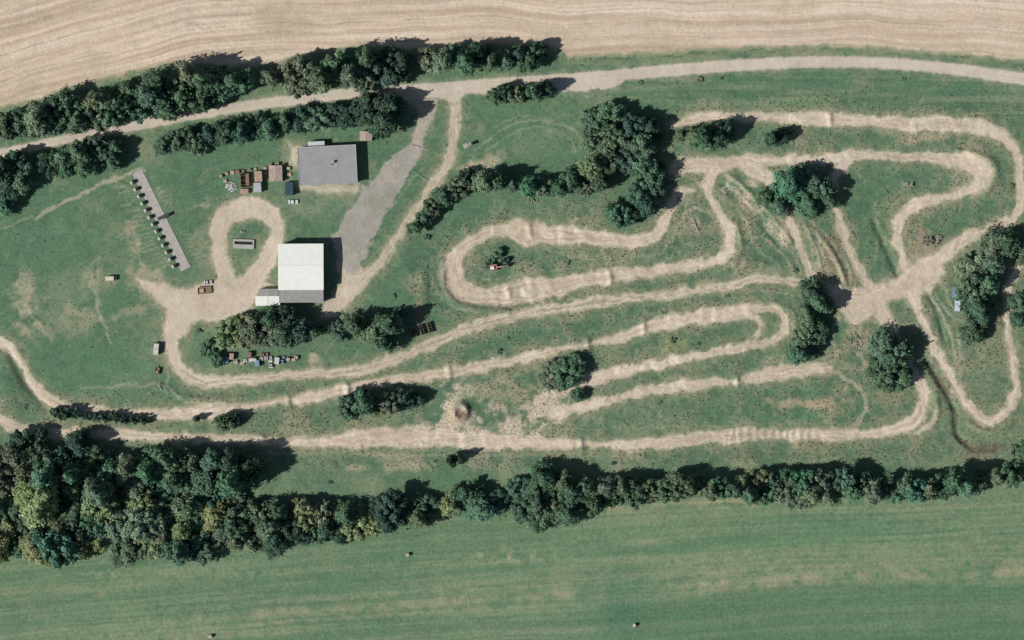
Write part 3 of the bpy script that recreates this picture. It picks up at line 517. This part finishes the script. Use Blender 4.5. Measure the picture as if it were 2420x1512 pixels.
m=MB().box(0,1.6,.35,9.8,1.0,.7).box(0,-1.3,.35,9.8,2.0,.7).box(-4.6,.4,.35,.6,1.4,.7).box(4.6,.4,.35,.6,1.4,.7); m.obj('wall',conc,e); MB().box(0,.4,.05,8.6,1.35,.06).obj('pit_floor',dark,e)
e=thing('wooden_jump_ramp',1640,532,-72,'weathered broken plank ramp on the grass','ramp')
m=MB()
for k in range(12): 
    if k not in(4,9): m.box(-3.4+k*.58+random.uniform(-.08,.08),random.uniform(-.25,.25),.25+.06*k,.42,random.uniform(1.2,2.1),.1,rz=random.uniform(-.15,.15))
m.obj('deck',pm('grey_planks',(.42,.38,.31),.35,1.5),e); MB().beam((-3.6,-.8,.05),(3.4,-.8,.8),.15).beam((-3.6,.8,.05),(3.4,.8,.8),.15).obj('bearer',wood,e)
def barrier(x0,y0,x1,y1,lab='thin grey metal barrier across the gravel'):
    e=thing('barrier',(x0+x1)/2,(y0+y1)/2,0,lab,'barrier'); a=Vector(W(x0,y0)); b_=Vector(W(x1,y1)); c=(a+b_)/2; p=a-c; q=b_-c
    MB().beam((p.x,p.y,.95),(q.x,q.y,.95),.1).obj('rail',grey,e)
    for t in(0,.33,.66,1): r=p.lerp(q,t); MB().box(r.x,r.y,.45,.12,.12,.9).obj('post',grey,e)
barrier(963,342,1003,352); barrier(974,403,1008,428)
for (x,y,r) in [(963,1311,20),(497,1503,10),(1499,1478,40)]:
    e=thing('hay_bale',x,y,r,'round straw bale lying on the mown meadow','hay bale','bales on the meadow')
    MB().cyl((0,0,.85),.85,1.5,'x',20).obj('straw',pm('straw',(.5,.42,.3),.3,4),e); m=MB()
    for a in(-.45,0,.45): m.cyl((a,0,.85),.87,.05,'x',20)
    m.obj('netting',white,e)
def rubble(x,y,rx,ry,n,mat,label,logs=False,name='rubble_pile',cat='rubble'):
    m=MB()
    for k in range(n):
        a=random.random()*6.283; r=math.sqrt(random.random()); px,py=math.cos(a)*r*rx*S,math.sin(a)*r*ry*S; z=(1-r)*.9; s=random.uniform(.2,.6)
        if logs: m.beam((px-random.uniform(-1.5,1.5),py-random.uniform(-1.5,1.5),z+.2),(px+random.uniform(-1.5,1.5),py+random.uniform(-1.5,1.5),z+.3),.2)
        else: m.box(px,py,z+.1,s*1.4,s,s*.8,random.uniform(.5,.9),random.uniform(.5,.9),random.random()*3)
    o=m.obj(name,mat); wx,wy=W(x,y); o.location=(wx,wy,hz(x,y)); o['label']=label; o['category']=cat
rub=pm('grey_rubble',(.38,.34,.29),.3,.8); rubp=pm('brownish_rubble',(.28,.23,.20),.3,.8); lgm=pm('grey_brown_logs',(.32,.28,.22),.3,1)
rubble(547,441,13,12,110,pm('white_gravel',(.56,.54,.5),.15),'pale heap of gravel in the storage corner',name='gravel_heap')
rubble(2196,570,22,11,60,rubp,'brownish heap of broken brick and stone'); rubble(2218,564,9,10,40,rub,'grey heap of broken concrete')
rubble(2027,808,12,24,34,lgm,'heap of pale cut logs and branches',True,'log_pile','logs'); rubble(2150,437,14,7,22,rub,'low grey heap of stones on the grass')
rubble(378,912,6,11,26,rub,'small heap of stones on rough grass'); rubble(1257,473,12,2,8,woodl,'pale log lying by the hedge',True,'log_pile','logs')
rubble(573,548,7,4,14,conc,'few concrete blocks on the grass island')
# ------------------------------------------------------------------ trees
lm,nt,b=nmat('foliage'); oi=nt.nodes.new('ShaderNodeObjectInfo'); at=nt.nodes.new('ShaderNodeAttribute'); at.attribute_name='shade'
tc=nt.nodes.new('ShaderNodeNewGeometry'); nz=noise(nt,.4,2,tc.outputs['Position']); r=nt.nodes.new('ShaderNodeMapRange'); r.inputs[1].default_value=.3; r.inputs[2].default_value=.7; r.inputs[3].default_value=.72; r.inputs[4].default_value=1.34; nt.links.new(nz.outputs['Fac'],r.inputs[0])
q=nt.nodes.new('ShaderNodeMath'); q.operation='MULTIPLY'; nt.links.new(at.outputs['Fac'],q.inputs[0]); nt.links.new(r.outputs[0],q.inputs[1])
v=nt.nodes.new('ShaderNodeVectorMath'); v.operation='SCALE'; nt.links.new(oi.outputs['Color'],v.inputs[0]); nt.links.new(q.outputs[0],v.inputs['Scale']); nt.links.new(v.outputs[0],b.inputs['Base Color'])
b.inputs['Roughness'].default_value=.8; b.inputs['Specular IOR Level'].default_value=.1
tr=nt.nodes.new('ShaderNodeBsdfTranslucent'); nt.links.new(v.outputs[0],tr.inputs['Color']); mx=nt.nodes.new('ShaderNodeMixShader'); mx.inputs[0].default_value=.22
nt.links.new(b.outputs[0],mx.inputs[1]); nt.links.new(tr.outputs[0],mx.inputs[2]); nt.links.new(mx.outputs[0],nt.nodes['Material Output'].inputs[0])
bark=pm('bark',(.10,.08,.06),.3,3)
def crown_mesh(kind,seed):
    R=np.random.RandomState(seed)
    if kind=='round': n=52; ht=1.6; z0=.3
    elif kind=='cone': n=46; ht=2.3; z0=.3
    else: n=14; ht=1.0; z0=.05
    ax_=R.uniform(.8,1.22); Cn=[];Rd=[]
    for k in range(n):
        a=R.rand()*6.283
        if kind=='cone':
            t=R.rand()**1.1; rr=(1-t*.8)*.92*math.sqrt(R.rand()); z=z0+.25+t*(ht-.6); rad=.18*(1-t)+.11+R.rand()*.08
        else:
            t=R.rand()**.8; rr=.95*math.sqrt(R.rand()); z=z0+.2+(ht-z0-.3)*t*math.sqrt(max(.1,1-rr*rr)); rad=.10+R.rand()*.16
            if kind=='bush': rad*=1.2; z=.2+t*.5
        Cn.append((math.cos(a)*rr*ax_,math.sin(a)*rr/ax_,z)); Rd.append(rad)
    Cn=np.array(Cn);Rd=np.array(Rd); per={'round':180,'cone':170,'bush':140}[kind]
    P=[];Nn=[];Sh=[]
    for k in range(n):
        d=R.normal(size=(per,3)); d/=np.linalg.norm(d,axis=1)[:,None]; d[:,2]=np.where(d[:,2]<-.35,-d[:,2],d[:,2])
        rad=Rd[k]*(.55+.95*R.rand(per)**1.3)
        ow=Cn[k]*np.array([1,1,.35]); ow=ow/(np.linalg.norm(ow)+.01)
        p=Cn[k]+d*rad[:,None]+ow*(R.rand(per)**2*Rd[k]*1.1)[:,None]
        keep=np.ones(per,bool)
        for j in range(n):
            if j!=k: keep&=np.linalg.norm(p-Cn[j],axis=1)>Rd[j]*.55
        P.append(p[keep]);Nn.append(d[keep]); Sh.append(np.full(keep.sum(),.7+.6*R.rand())*(.8+.4*R.rand(keep.sum())))
    for k in R.choice(n,10 if kind!='bush' else 3,replace=False):  # upright shoots added so the crown's cast shadow comes out jagged
        m_=28; t=R.rand(m_); L_=.3+.35*R.rand(); base=Cn[k]+np.array([0,0,Rd[k]*.6]); w_=.1*(1-t)+.015
        a=R.rand(m_)*6.283; p=base+np.stack([np.cos(a)*w_+t*R.normal()*.1,np.sin(a)*w_+t*R.normal()*.1,t*L_],-1)
        P.append(p); Nn.append(np.stack([np.cos(a),np.sin(a),np.full(m_,.4)],-1)); Sh.append(np.full(m_,1.05)*(.8+.4*R.rand(m_)))
    P=np.concatenate(P);Nn=np.concatenate(Nn);Sh=np.concatenate(Sh); N=len(P)
    nn=Nn+R.normal(size=(N,3))*.4+np.array([0,0,.4]); nn/=np.linalg.norm(nn,axis=1)[:,None]
    t=np.cross(nn,R.normal(size=(N,3))); t/=np.linalg.norm(t,axis=1)[:,None]; bt=np.cross(nn,t)
    s=(.032+.042*R.rand(N))[:,None]*(1.5 if kind=='bush' else 1)
    vv=np.stack([P-t*s-bt*s*.7,P+t*s*.6-bt*s,P+t*s+bt*s*.8,P-t*s*.7+bt*s],1).reshape(-1,3)
    me=bpy.data.meshes.new('crown'); me.vertices.add(N*4); me.vertices.foreach_set('co',vv.astype(np.float32).ravel()); me.loops.add(N*4); me.loops.foreach_set('vertex_index',np.arange(N*4,dtype=np.int32)); me.polygons.add(N); me.polygons.foreach_set('loop_start',np.arange(0,N*4,4,dtype=np.int32))
    a=me.attributes.new('shade','FLOAT','POINT'); a.data.foreach_set('value',np.repeat(Sh,4).astype(np.float32)); me.update(calc_edges=True); me.materials.append(lm)
    m=MB(); top=z0+.55*(ht-z0)
    m.cyl((0,0,top/2-.05),.085,top,'z',8,.04)
    for k in range(0,n,5): m.beam((0,0,top*.5),tuple(Cn[k]*.95),.03)
    tm=bpy.data.meshes.new('trunk'); tm.from_pydata(m.v,[],m.f); tm.update(); tm.materials.append(bark)
    return me,tm
VAR={k:[crown_mesh(k,s*7+i) for i in range(n)] for s,(k,n) in enumerate((('round',9),('cone',7),('bush',4)))}
TINT={'d':(.068,.125,.088),'g':(.115,.200,.125),'o':(.175,.235,.150),'y':(.25,.315,.155),'b':(.10,.215,.135)}
LAB={'d':'dark green leafy tree','g':'green leafy tree','o':'dull olive-green tree','y':'yellow-green leafy tree','b':'bright green leafy tree'}
cnt=0
def tree(x,y,r,t='g',kind='round',where='beside the track',group='trees of the park',hs=1.0,zv=.2):
    global cnt
    cnt+=1
    cm,tm=random.choice(VAR[kind]); nm={'round':'broadleaf_tree','cone':'conical_tree','bush':'bush'}[kind]
    lab=(LAB[t] if kind!='bush' else LAB[t].replace('tree','bush'))+' '+where
    e=thing(nm,x,y,random.uniform(0,360),lab,'bush' if kind=='bush' else 'tree',group,dz=-.1)
    rm=r*S*random.uniform(.93,1.15); sz=rm*random.uniform(1-zv,1+zv)*hs
    tint=TINT[t]; k=random.uniform(.82,1.18); c_=(tint[0]*k*random.uniform(.9,1.15),tint[1]*k,tint[2]*k*random.uniform(.9,1.1),1)
    rs=random.uniform(.9,1.1)
    for nm2,mm in(('crown',cm),('trunk',tm)):
        o=bpy.data.objects.new(nm2,mm); col.objects.link(o); o.parent=e; o.scale=(rm,rm*rs,sz); o.color=c_
def trees(lst,where,group,mixk='gdo',kind=('round','cone'),hs=1.0,jit=3,dx=0,rs=1):
    for q in lst:
        x,y,r=q[:3]; t=q[3] if len(q)>3 else random.choice(mixk); tree(x+dx+random.uniform(-jit,jit),y+random.uniform(-jit,jit),r*rs,t,random.choice(kind),where,group,hs)
trees([(15,300,28),(50,292,28),(75,305,22,'o'),(100,288,30,'o'),(135,272,30),(175,262,32),(195,290,26),(232,245,32),(240,280,28,'o'),(272,265,32),(300,230,30),(318,262,30),(360,230,34,'g'),(375,200,28),(400,250,30,'g'),(432,215,34,'g'),(445,180,26),(472,235,26,'g'),(485,200,30),(515,210,32,'g'),(515,180,24),(552,200,28),(578,190,24)],'between the road and the stubble field','tree row north of the road','ggod',hs=1.3)
trees([(645,190,20,'o'),(690,185,28,'o'),(722,170,32,'o'),(705,210,20,'o'),(762,190,30,'o'),(795,155,26,'g'),(830,180,30,'o'),(868,190,26,'o'),(868,145,28,'g'),(898,165,30,'d'),(925,140,26,'d'),(935,170,24,'d'),(955,150,20,'d'),(862,212,16,'o')],'between the road and the stubble field','tree row north of the road',hs=1.4)
trees([(1025,145,22,'o'),(1055,148,24,'o'),(1082,130,24,'g'),(1110,148,26,'g'),(1140,130,24,'d'),(1165,150,24,'g'),(1200,145,24,'g'),(1228,132,22,'d'),(1258,138,22,'g'),(1280,122,18,'d')],'between the road and the stubble field','tree row north of the road',hs=1.3,dx=-6)
trees([(1175,232,18,'g'),(1200,222,20,'d'),(1228,228,17,'o'),(1268,224,18,'g'),(1300,215,16,'d')],'on the lawn by the road','small trees south of the road',hs=1.4,dx=-4)
trees([(388,345,22),(425,330,26),(462,335,26),(495,315,22,'d'),(535,312,26,'d'),(570,318,24),(605,305,24),(640,305,26,'b'),(675,290,24),(712,285,26),(748,280,26),(785,276,26),(822,272,26),(858,268,26),(880,262,34,'d'),(912,285,32,'d'),(922,250,28,'d'),(895,305,18,'d')],'in the hedge behind the club house','hedge south of the road','gdg',hs=1.0)
trees([(18,400,34,'d'),(55,385,26),(28,445,32,'d'),(62,440,24),(20,482,22),(128,385,28),(162,378,30),(198,362,30),(210,395,24),(238,350,26),(165,405,20,'b'),(262,372,22),(285,352,18)],'at the edge of the lawn','trees at the lawn corner','gdg',dx=-6)
trees([(985,540,18),(1002,515,20),(1022,488,20),(1048,465,22),(1078,445,24,'o'),(1108,425,22,'d'),(1142,430,24,'o'),(1178,430,24),(1212,435,20),(1248,445,22,'b'),(1283,445,20,'o'),(1318,448,22,'b'),(1348,428,24,'b'),(1376,440,20)],'in the hedge beside the branch road','hedge across the park','gogd',hs=1.1)
trees([(1415,285,30,'g'),(1450,275,32,'g'),(1412,335,28,'o'),(1462,325,34,'g'),(1505,300,34,'d'),(1545,300,26,'d'),(1530,345,34,'g'),(1558,330,22,'d'),(1408,395,30,'y'),(1445,385,30,'o'),(1495,385,30,'d'),(1535,410,34,'g'),(1560,400,22,'d'),(1425,432,24,'g'),(1555,445,26,'d'),(1520,455,30,'g'),(1540,490,24,'d'),(1470,508,28,'b'),(1505,510,20,'d')],'in the big clump between the tracks','big clump of trees',hs=1.0,dx=-10,rs=.88)
trees([(1640,322,18,'o'),(1662,325,24,'b'),(1700,322,26,'d'),(1716,310,20,'d'),(1828,325,16,'d'),(1852,318,17,'d'),(1610,320,12,'o')],'between the dirt tracks','small trees between the tracks',hs=1.2,dx=-4)
trees([(1812,465,24,'g'),(1842,490,22,'g'),(1868,432,34,'b'),(1900,425,30,'g'),(1915,485,28,'b'),(1945,445,30,'g'),(1960,475,20,'g')],'between the dirt tracks','clump between the tracks',hs=.9,dx=-5,rs=.95)
trees([(1912,690,30,'g'),(1938,722,28,'g'),(1908,745,28,'g'),(1898,795,28,'o'),(1885,835,26,'g'),(1928,785,24,'g'),(1920,825,18,'g')],'over the dirt track','trees over the track crossing',hs=.85,dx=-3,rs=.95)
trees([(2085,815,30,'g'),(2118,835,30,'g'),(2078,860,26,'o'),(2105,885,34,'g'),(2135,875,22,'g')],'over the dirt track','trees over the track bend',hs=.85,dx=-3)
trees([(2345,580,30,'o'),(2375,572,30,'g'),(2402,580,22,'g'),(2300,630,34,'o'),(2345,625,32,'g'),(2302,685,30,'g'),(2338,675,26,'g'),(2312,735,32,'g'),(2340,715,18,'g'),(2298,775,26,'g'),(2410,715,22,'g'),(2408,755,18,'g'),(2418,610,12,'o')],'inside the track bend','trees inside the track bend',hs=.9,dx=-3)
trees([(538,785,28,'y'),(565,800,26,'y'),(568,760,18,'y'),(600,775,30,'o'),(635,790,30,'o'),(640,755,26,'g'),(672,790,28,'g'),(680,755,26,'d'),(712,780,30,'d'),(742,780,20,'g'),(498,822,18,'g'),(515,848,14,'g'),(795,785,20,'g'),(838,762,24,'g'),(852,778,14,'o'),(888,790,26,'o'),(918,765,28,'g'),(912,812,22,'g'),(942,745,16,'d')],'near the workshop hall','trees below the workshop hall','gd',hs=1.05)
trees([(1345,880,32,'g'),(1308,888,24,'o'),(1370,932,18,'g'),(1335,908,14,'g')],'beside the worn ground','trees by the worn ground',hs=.7,dx=-3)
trees([(825,965,24,'g'),(862,955,26,'g'),(898,950,22,'o'),(925,955,22,'o'),(955,945,22,'d'),(980,942,20,'d'),(850,930,14,'d')],'between the two straights','clump between the straights',hs=1.2)
trees([(535,995,16,'g'),(560,988,12,'d'),(465,990,9,'d'),(2412,1065,26,'g')],'between the two straights','small trees between the straights',hs=1.4)
tree(1066,1089,12,'d','cone','standing alone on rough grass','small trees between the straights',2.0); tree(1076,1082,8,'d','cone','standing alone on rough grass','small trees between the straights',2.4)
for (x,y,r) in [(135,972,13),(155,978,14),(180,975,14),(205,983,12),(228,984,13),(250,985,12),(272,986,12),(295,990,12),(318,990,13),(342,990,11)]: tree(x,y,r,'d','bush','between the two straights','bush row between the straights',1.6)
tree(1180,603,17,'g','bush','beside the excavator','bushes in the loop'); tree(1158,622,13,'g','bush','beside the excavator','bushes in the loop'); tree(1196,618,9,'d','bush','beside the excavator','bushes in the loop')
def fill(P,r0,r1,sp,mixk,where,group,hs,maxn,zv=.25):
    pts=[]; bx=[p[0] for p in P]; by=[p[1] for p in P]; tr_=0
    while len(pts)<maxn and tr_<6000:
        tr_+=1; x=random.uniform(min(bx),max(bx)); y=random.uniform(min(by),max(by))
        if inpoly(P,x,y) and all(math.hypot(x-a,y-b_)>sp for a,b_ in pts): pts.append((x,y))
    for x,y in pts: tree(x,y,random.uniform(r0,r1),random.choice(mixk),random.choice(['round','round','cone']),where,group,hs,zv)
    return len(pts)
c0=fill([(100,1075),(180,1085),(330,1085),(480,1080),(600,1090),(590,1115),(560,1140),(100,1130)],24,36,38,'gggbdo',"in the dense wood",'wood below the straights',1.25,22,.3)
c1=fill([(-20,1090),(90,1090),(100,1145),(555,1150),(560,1290),(450,1310),(350,1290),(200,1290),(-20,1300)],20,40,38,'ggooyyob',"in the dense wood",'wood below the straights',1.0,75,.4)
c2=fill([(560,1205),(700,1210),(850,1205),(1000,1180),(1035,1185),(1000,1225),(900,1245),(700,1270),(560,1290)],20,32,32,'gggooyd','in the dense wood','wood below the straights',.95,28,.3)
trees([(60,1040,24,'d'),(100,1035,20,'d'),(190,1050,26,'d'),(1060,1195,22,'y'),(1080,1185,26,'o'),(1110,1165,26,'g'),(1140,1200,34,'b'),(1180,1180,22,'g')],'at the edge of the wood','wood below the straights')
c3=fill([(1210,1150),(1280,1125),(1370,1140),(1440,1150),(1420,1185),(1350,1215),(1270,1225),(1220,1190)],22,34,34,'ooggg','in the hedge above the meadow','meadow hedge',1.0,20)
c4=fill([(1450,1142),(1600,1142),(1800,1128),(2040,1128),(2070,1150),(2200,1140),(2370,1117),(2400,1120),(2200,1152),(2160,1167),(2000,1162),(1850,1174),(1700,1162),(1560,1167),(1450,1174)],19,28,25,'oogggb','in the hedge above the meadow','meadow hedge',1.25,60)
print('trees',cnt,c0,c1,c2,c3,c4)
sh=[(1515,195),(1655,188),(1705,185),(2135,188),(1200,800),(1180,830),(1590,805),(1650,812),(780,1140),(1450,1095),(1720,700),(1010,560),(930,700),(1560,950),(1340,620),(60,960),(2390,440),(470,780),(1880,640)]
for (x,y) in sh: tree(x,y,random.uniform(4,7),random.choice('go'),'bush','growing in rough grass','shrubs in rough grass',.7)
# ------------------------------------------------------------------ rough grass tufts (stuff)
NT=70000; R=np.random.RandomState(3)
px=R.uniform(-20,2440,NT); py=R.uniform(90,1330,NT)
ii=np.clip(np.searchsorted(xs,px),0,NX-1); jj=np.clip(np.searchsorted(ys,py),0,NY-1)
roughw=np.clip(sm(rp,-20,20),.12,1)
ok=(np.maximum(allE,np.maximum(farmE,grav))[jj,ii]<-3)&(FE[jj,ii]<-3)&(ME[jj,ii]<0)&(R.rand(NT)<roughw[jj,ii]*np.clip(.4+n3[jj,ii]+n2[jj,ii]*.6,0.03,1))
for (x0,y0,x1,y1) in [(680,325,850,450),(600,570,770,725),(310,400,450,640)]: ok&=~((px>x0)&(px<x1)&(py>y0)&(py<y1))
px=px[ok];py=py[ok];ii=ii[ok];jj=jj[ok]; n=len(px); z=H[jj,ii]; wx=(px-1210)*S; wy=(756-py)*S
vs=[];al=[]
for k in range(3):
    a=R.rand(n)*6.283; hh=.15+.35*R.rand(n); r=.12+.2*R.rand(n); lx=R.normal(size=n)*.18; ly=R.normal(size=n)*.18
    vs.append(np.stack([np.stack([wx-np.cos(a)*r,wy-np.sin(a)*r,z-.02],-1),np.stack([wx+np.cos(a)*r,wy+np.sin(a)*r,z-.02],-1),np.stack([wx+lx+np.cos(a)*r*.5,wy+ly+np.sin(a)*r*.5,z+hh],-1),np.stack([wx+lx-np.cos(a)*r*.5,wy+ly-np.sin(a)*r*.5,z+hh],-1)],1))
    al.append(ALB[jj,ii]*(R.uniform(.75,1.2,n)[:,None]))
vs=np.concatenate(vs).reshape(-1,3); al=np.repeat(np.concatenate([np.concatenate(al),np.ones((3*n,1))],-1),4,axis=0)
me=bpy.data.meshes.new('rough_grass'); N=len(vs); me.vertices.add(N); me.vertices.foreach_set('co',vs.astype(np.float32).ravel()); me.loops.add(N); me.loops.foreach_set('vertex_index',np.arange(N,dtype=np.int32)); me.polygons.add(N//4); me.polygons.foreach_set('loop_start',np.arange(0,N,4,dtype=np.int32))
a=me.attributes.new('albedo','FLOAT_COLOR','POINT'); a.data.foreach_set('color',al.astype(np.float32).ravel()); me.update(calc_edges=True); me.materials.append(gm)
o=bpy.data.objects.new('rough_grass',me); col.objects.link(o); o['kind']='stuff'; o['label']='rough grass tufts between the dirt tracks'; o['category']='grass'
# ------------------------------------------------------------------ light, sky, camera
az=math.radians(21); el=math.radians(38)
d=Vector((math.cos(az)*math.cos(el),math.sin(az)*math.cos(el),-math.sin(el)))
sl=bpy.data.lights.new('sun','SUN'); sl.energy=4.7; sl.angle=math.radians(.5); sl.color=(1,.975,.935); so=bpy.data.objects.new('sun',sl); col.objects.link(so); so.rotation_euler=d.to_track_quat('-Z','Y').to_euler(); so.location=(-200,-80,200)
w=bpy.data.worlds.new('World'); scene.world=w; w.use_nodes=True; nt=w.node_tree; sk=nt.nodes.new('ShaderNodeTexSky'); sk.sky_type='NISHITA'; sk.sun_disc=False; sk.sun_elevation=el; sk.sun_rotation=math.atan2(-math.cos(az),-math.sin(az))
nt.links.new(sk.outputs[0],nt.nodes['Background'].inputs[0]); nt.nodes['Background'].inputs[1].default_value=.055
cam=bpy.data.cameras.new('camera'); co=bpy.data.objects.new('camera',cam); col.objects.link(co); co.location=(0,0,1500); cam.sensor_width=36; cam.lens=36*1500/484.0; cam.clip_start=10; cam.clip_end=6000; scene.camera=co
scene.view_settings.view_transform='Standard'; scene.view_settings.look='None'; scene.view_settings.exposure=0
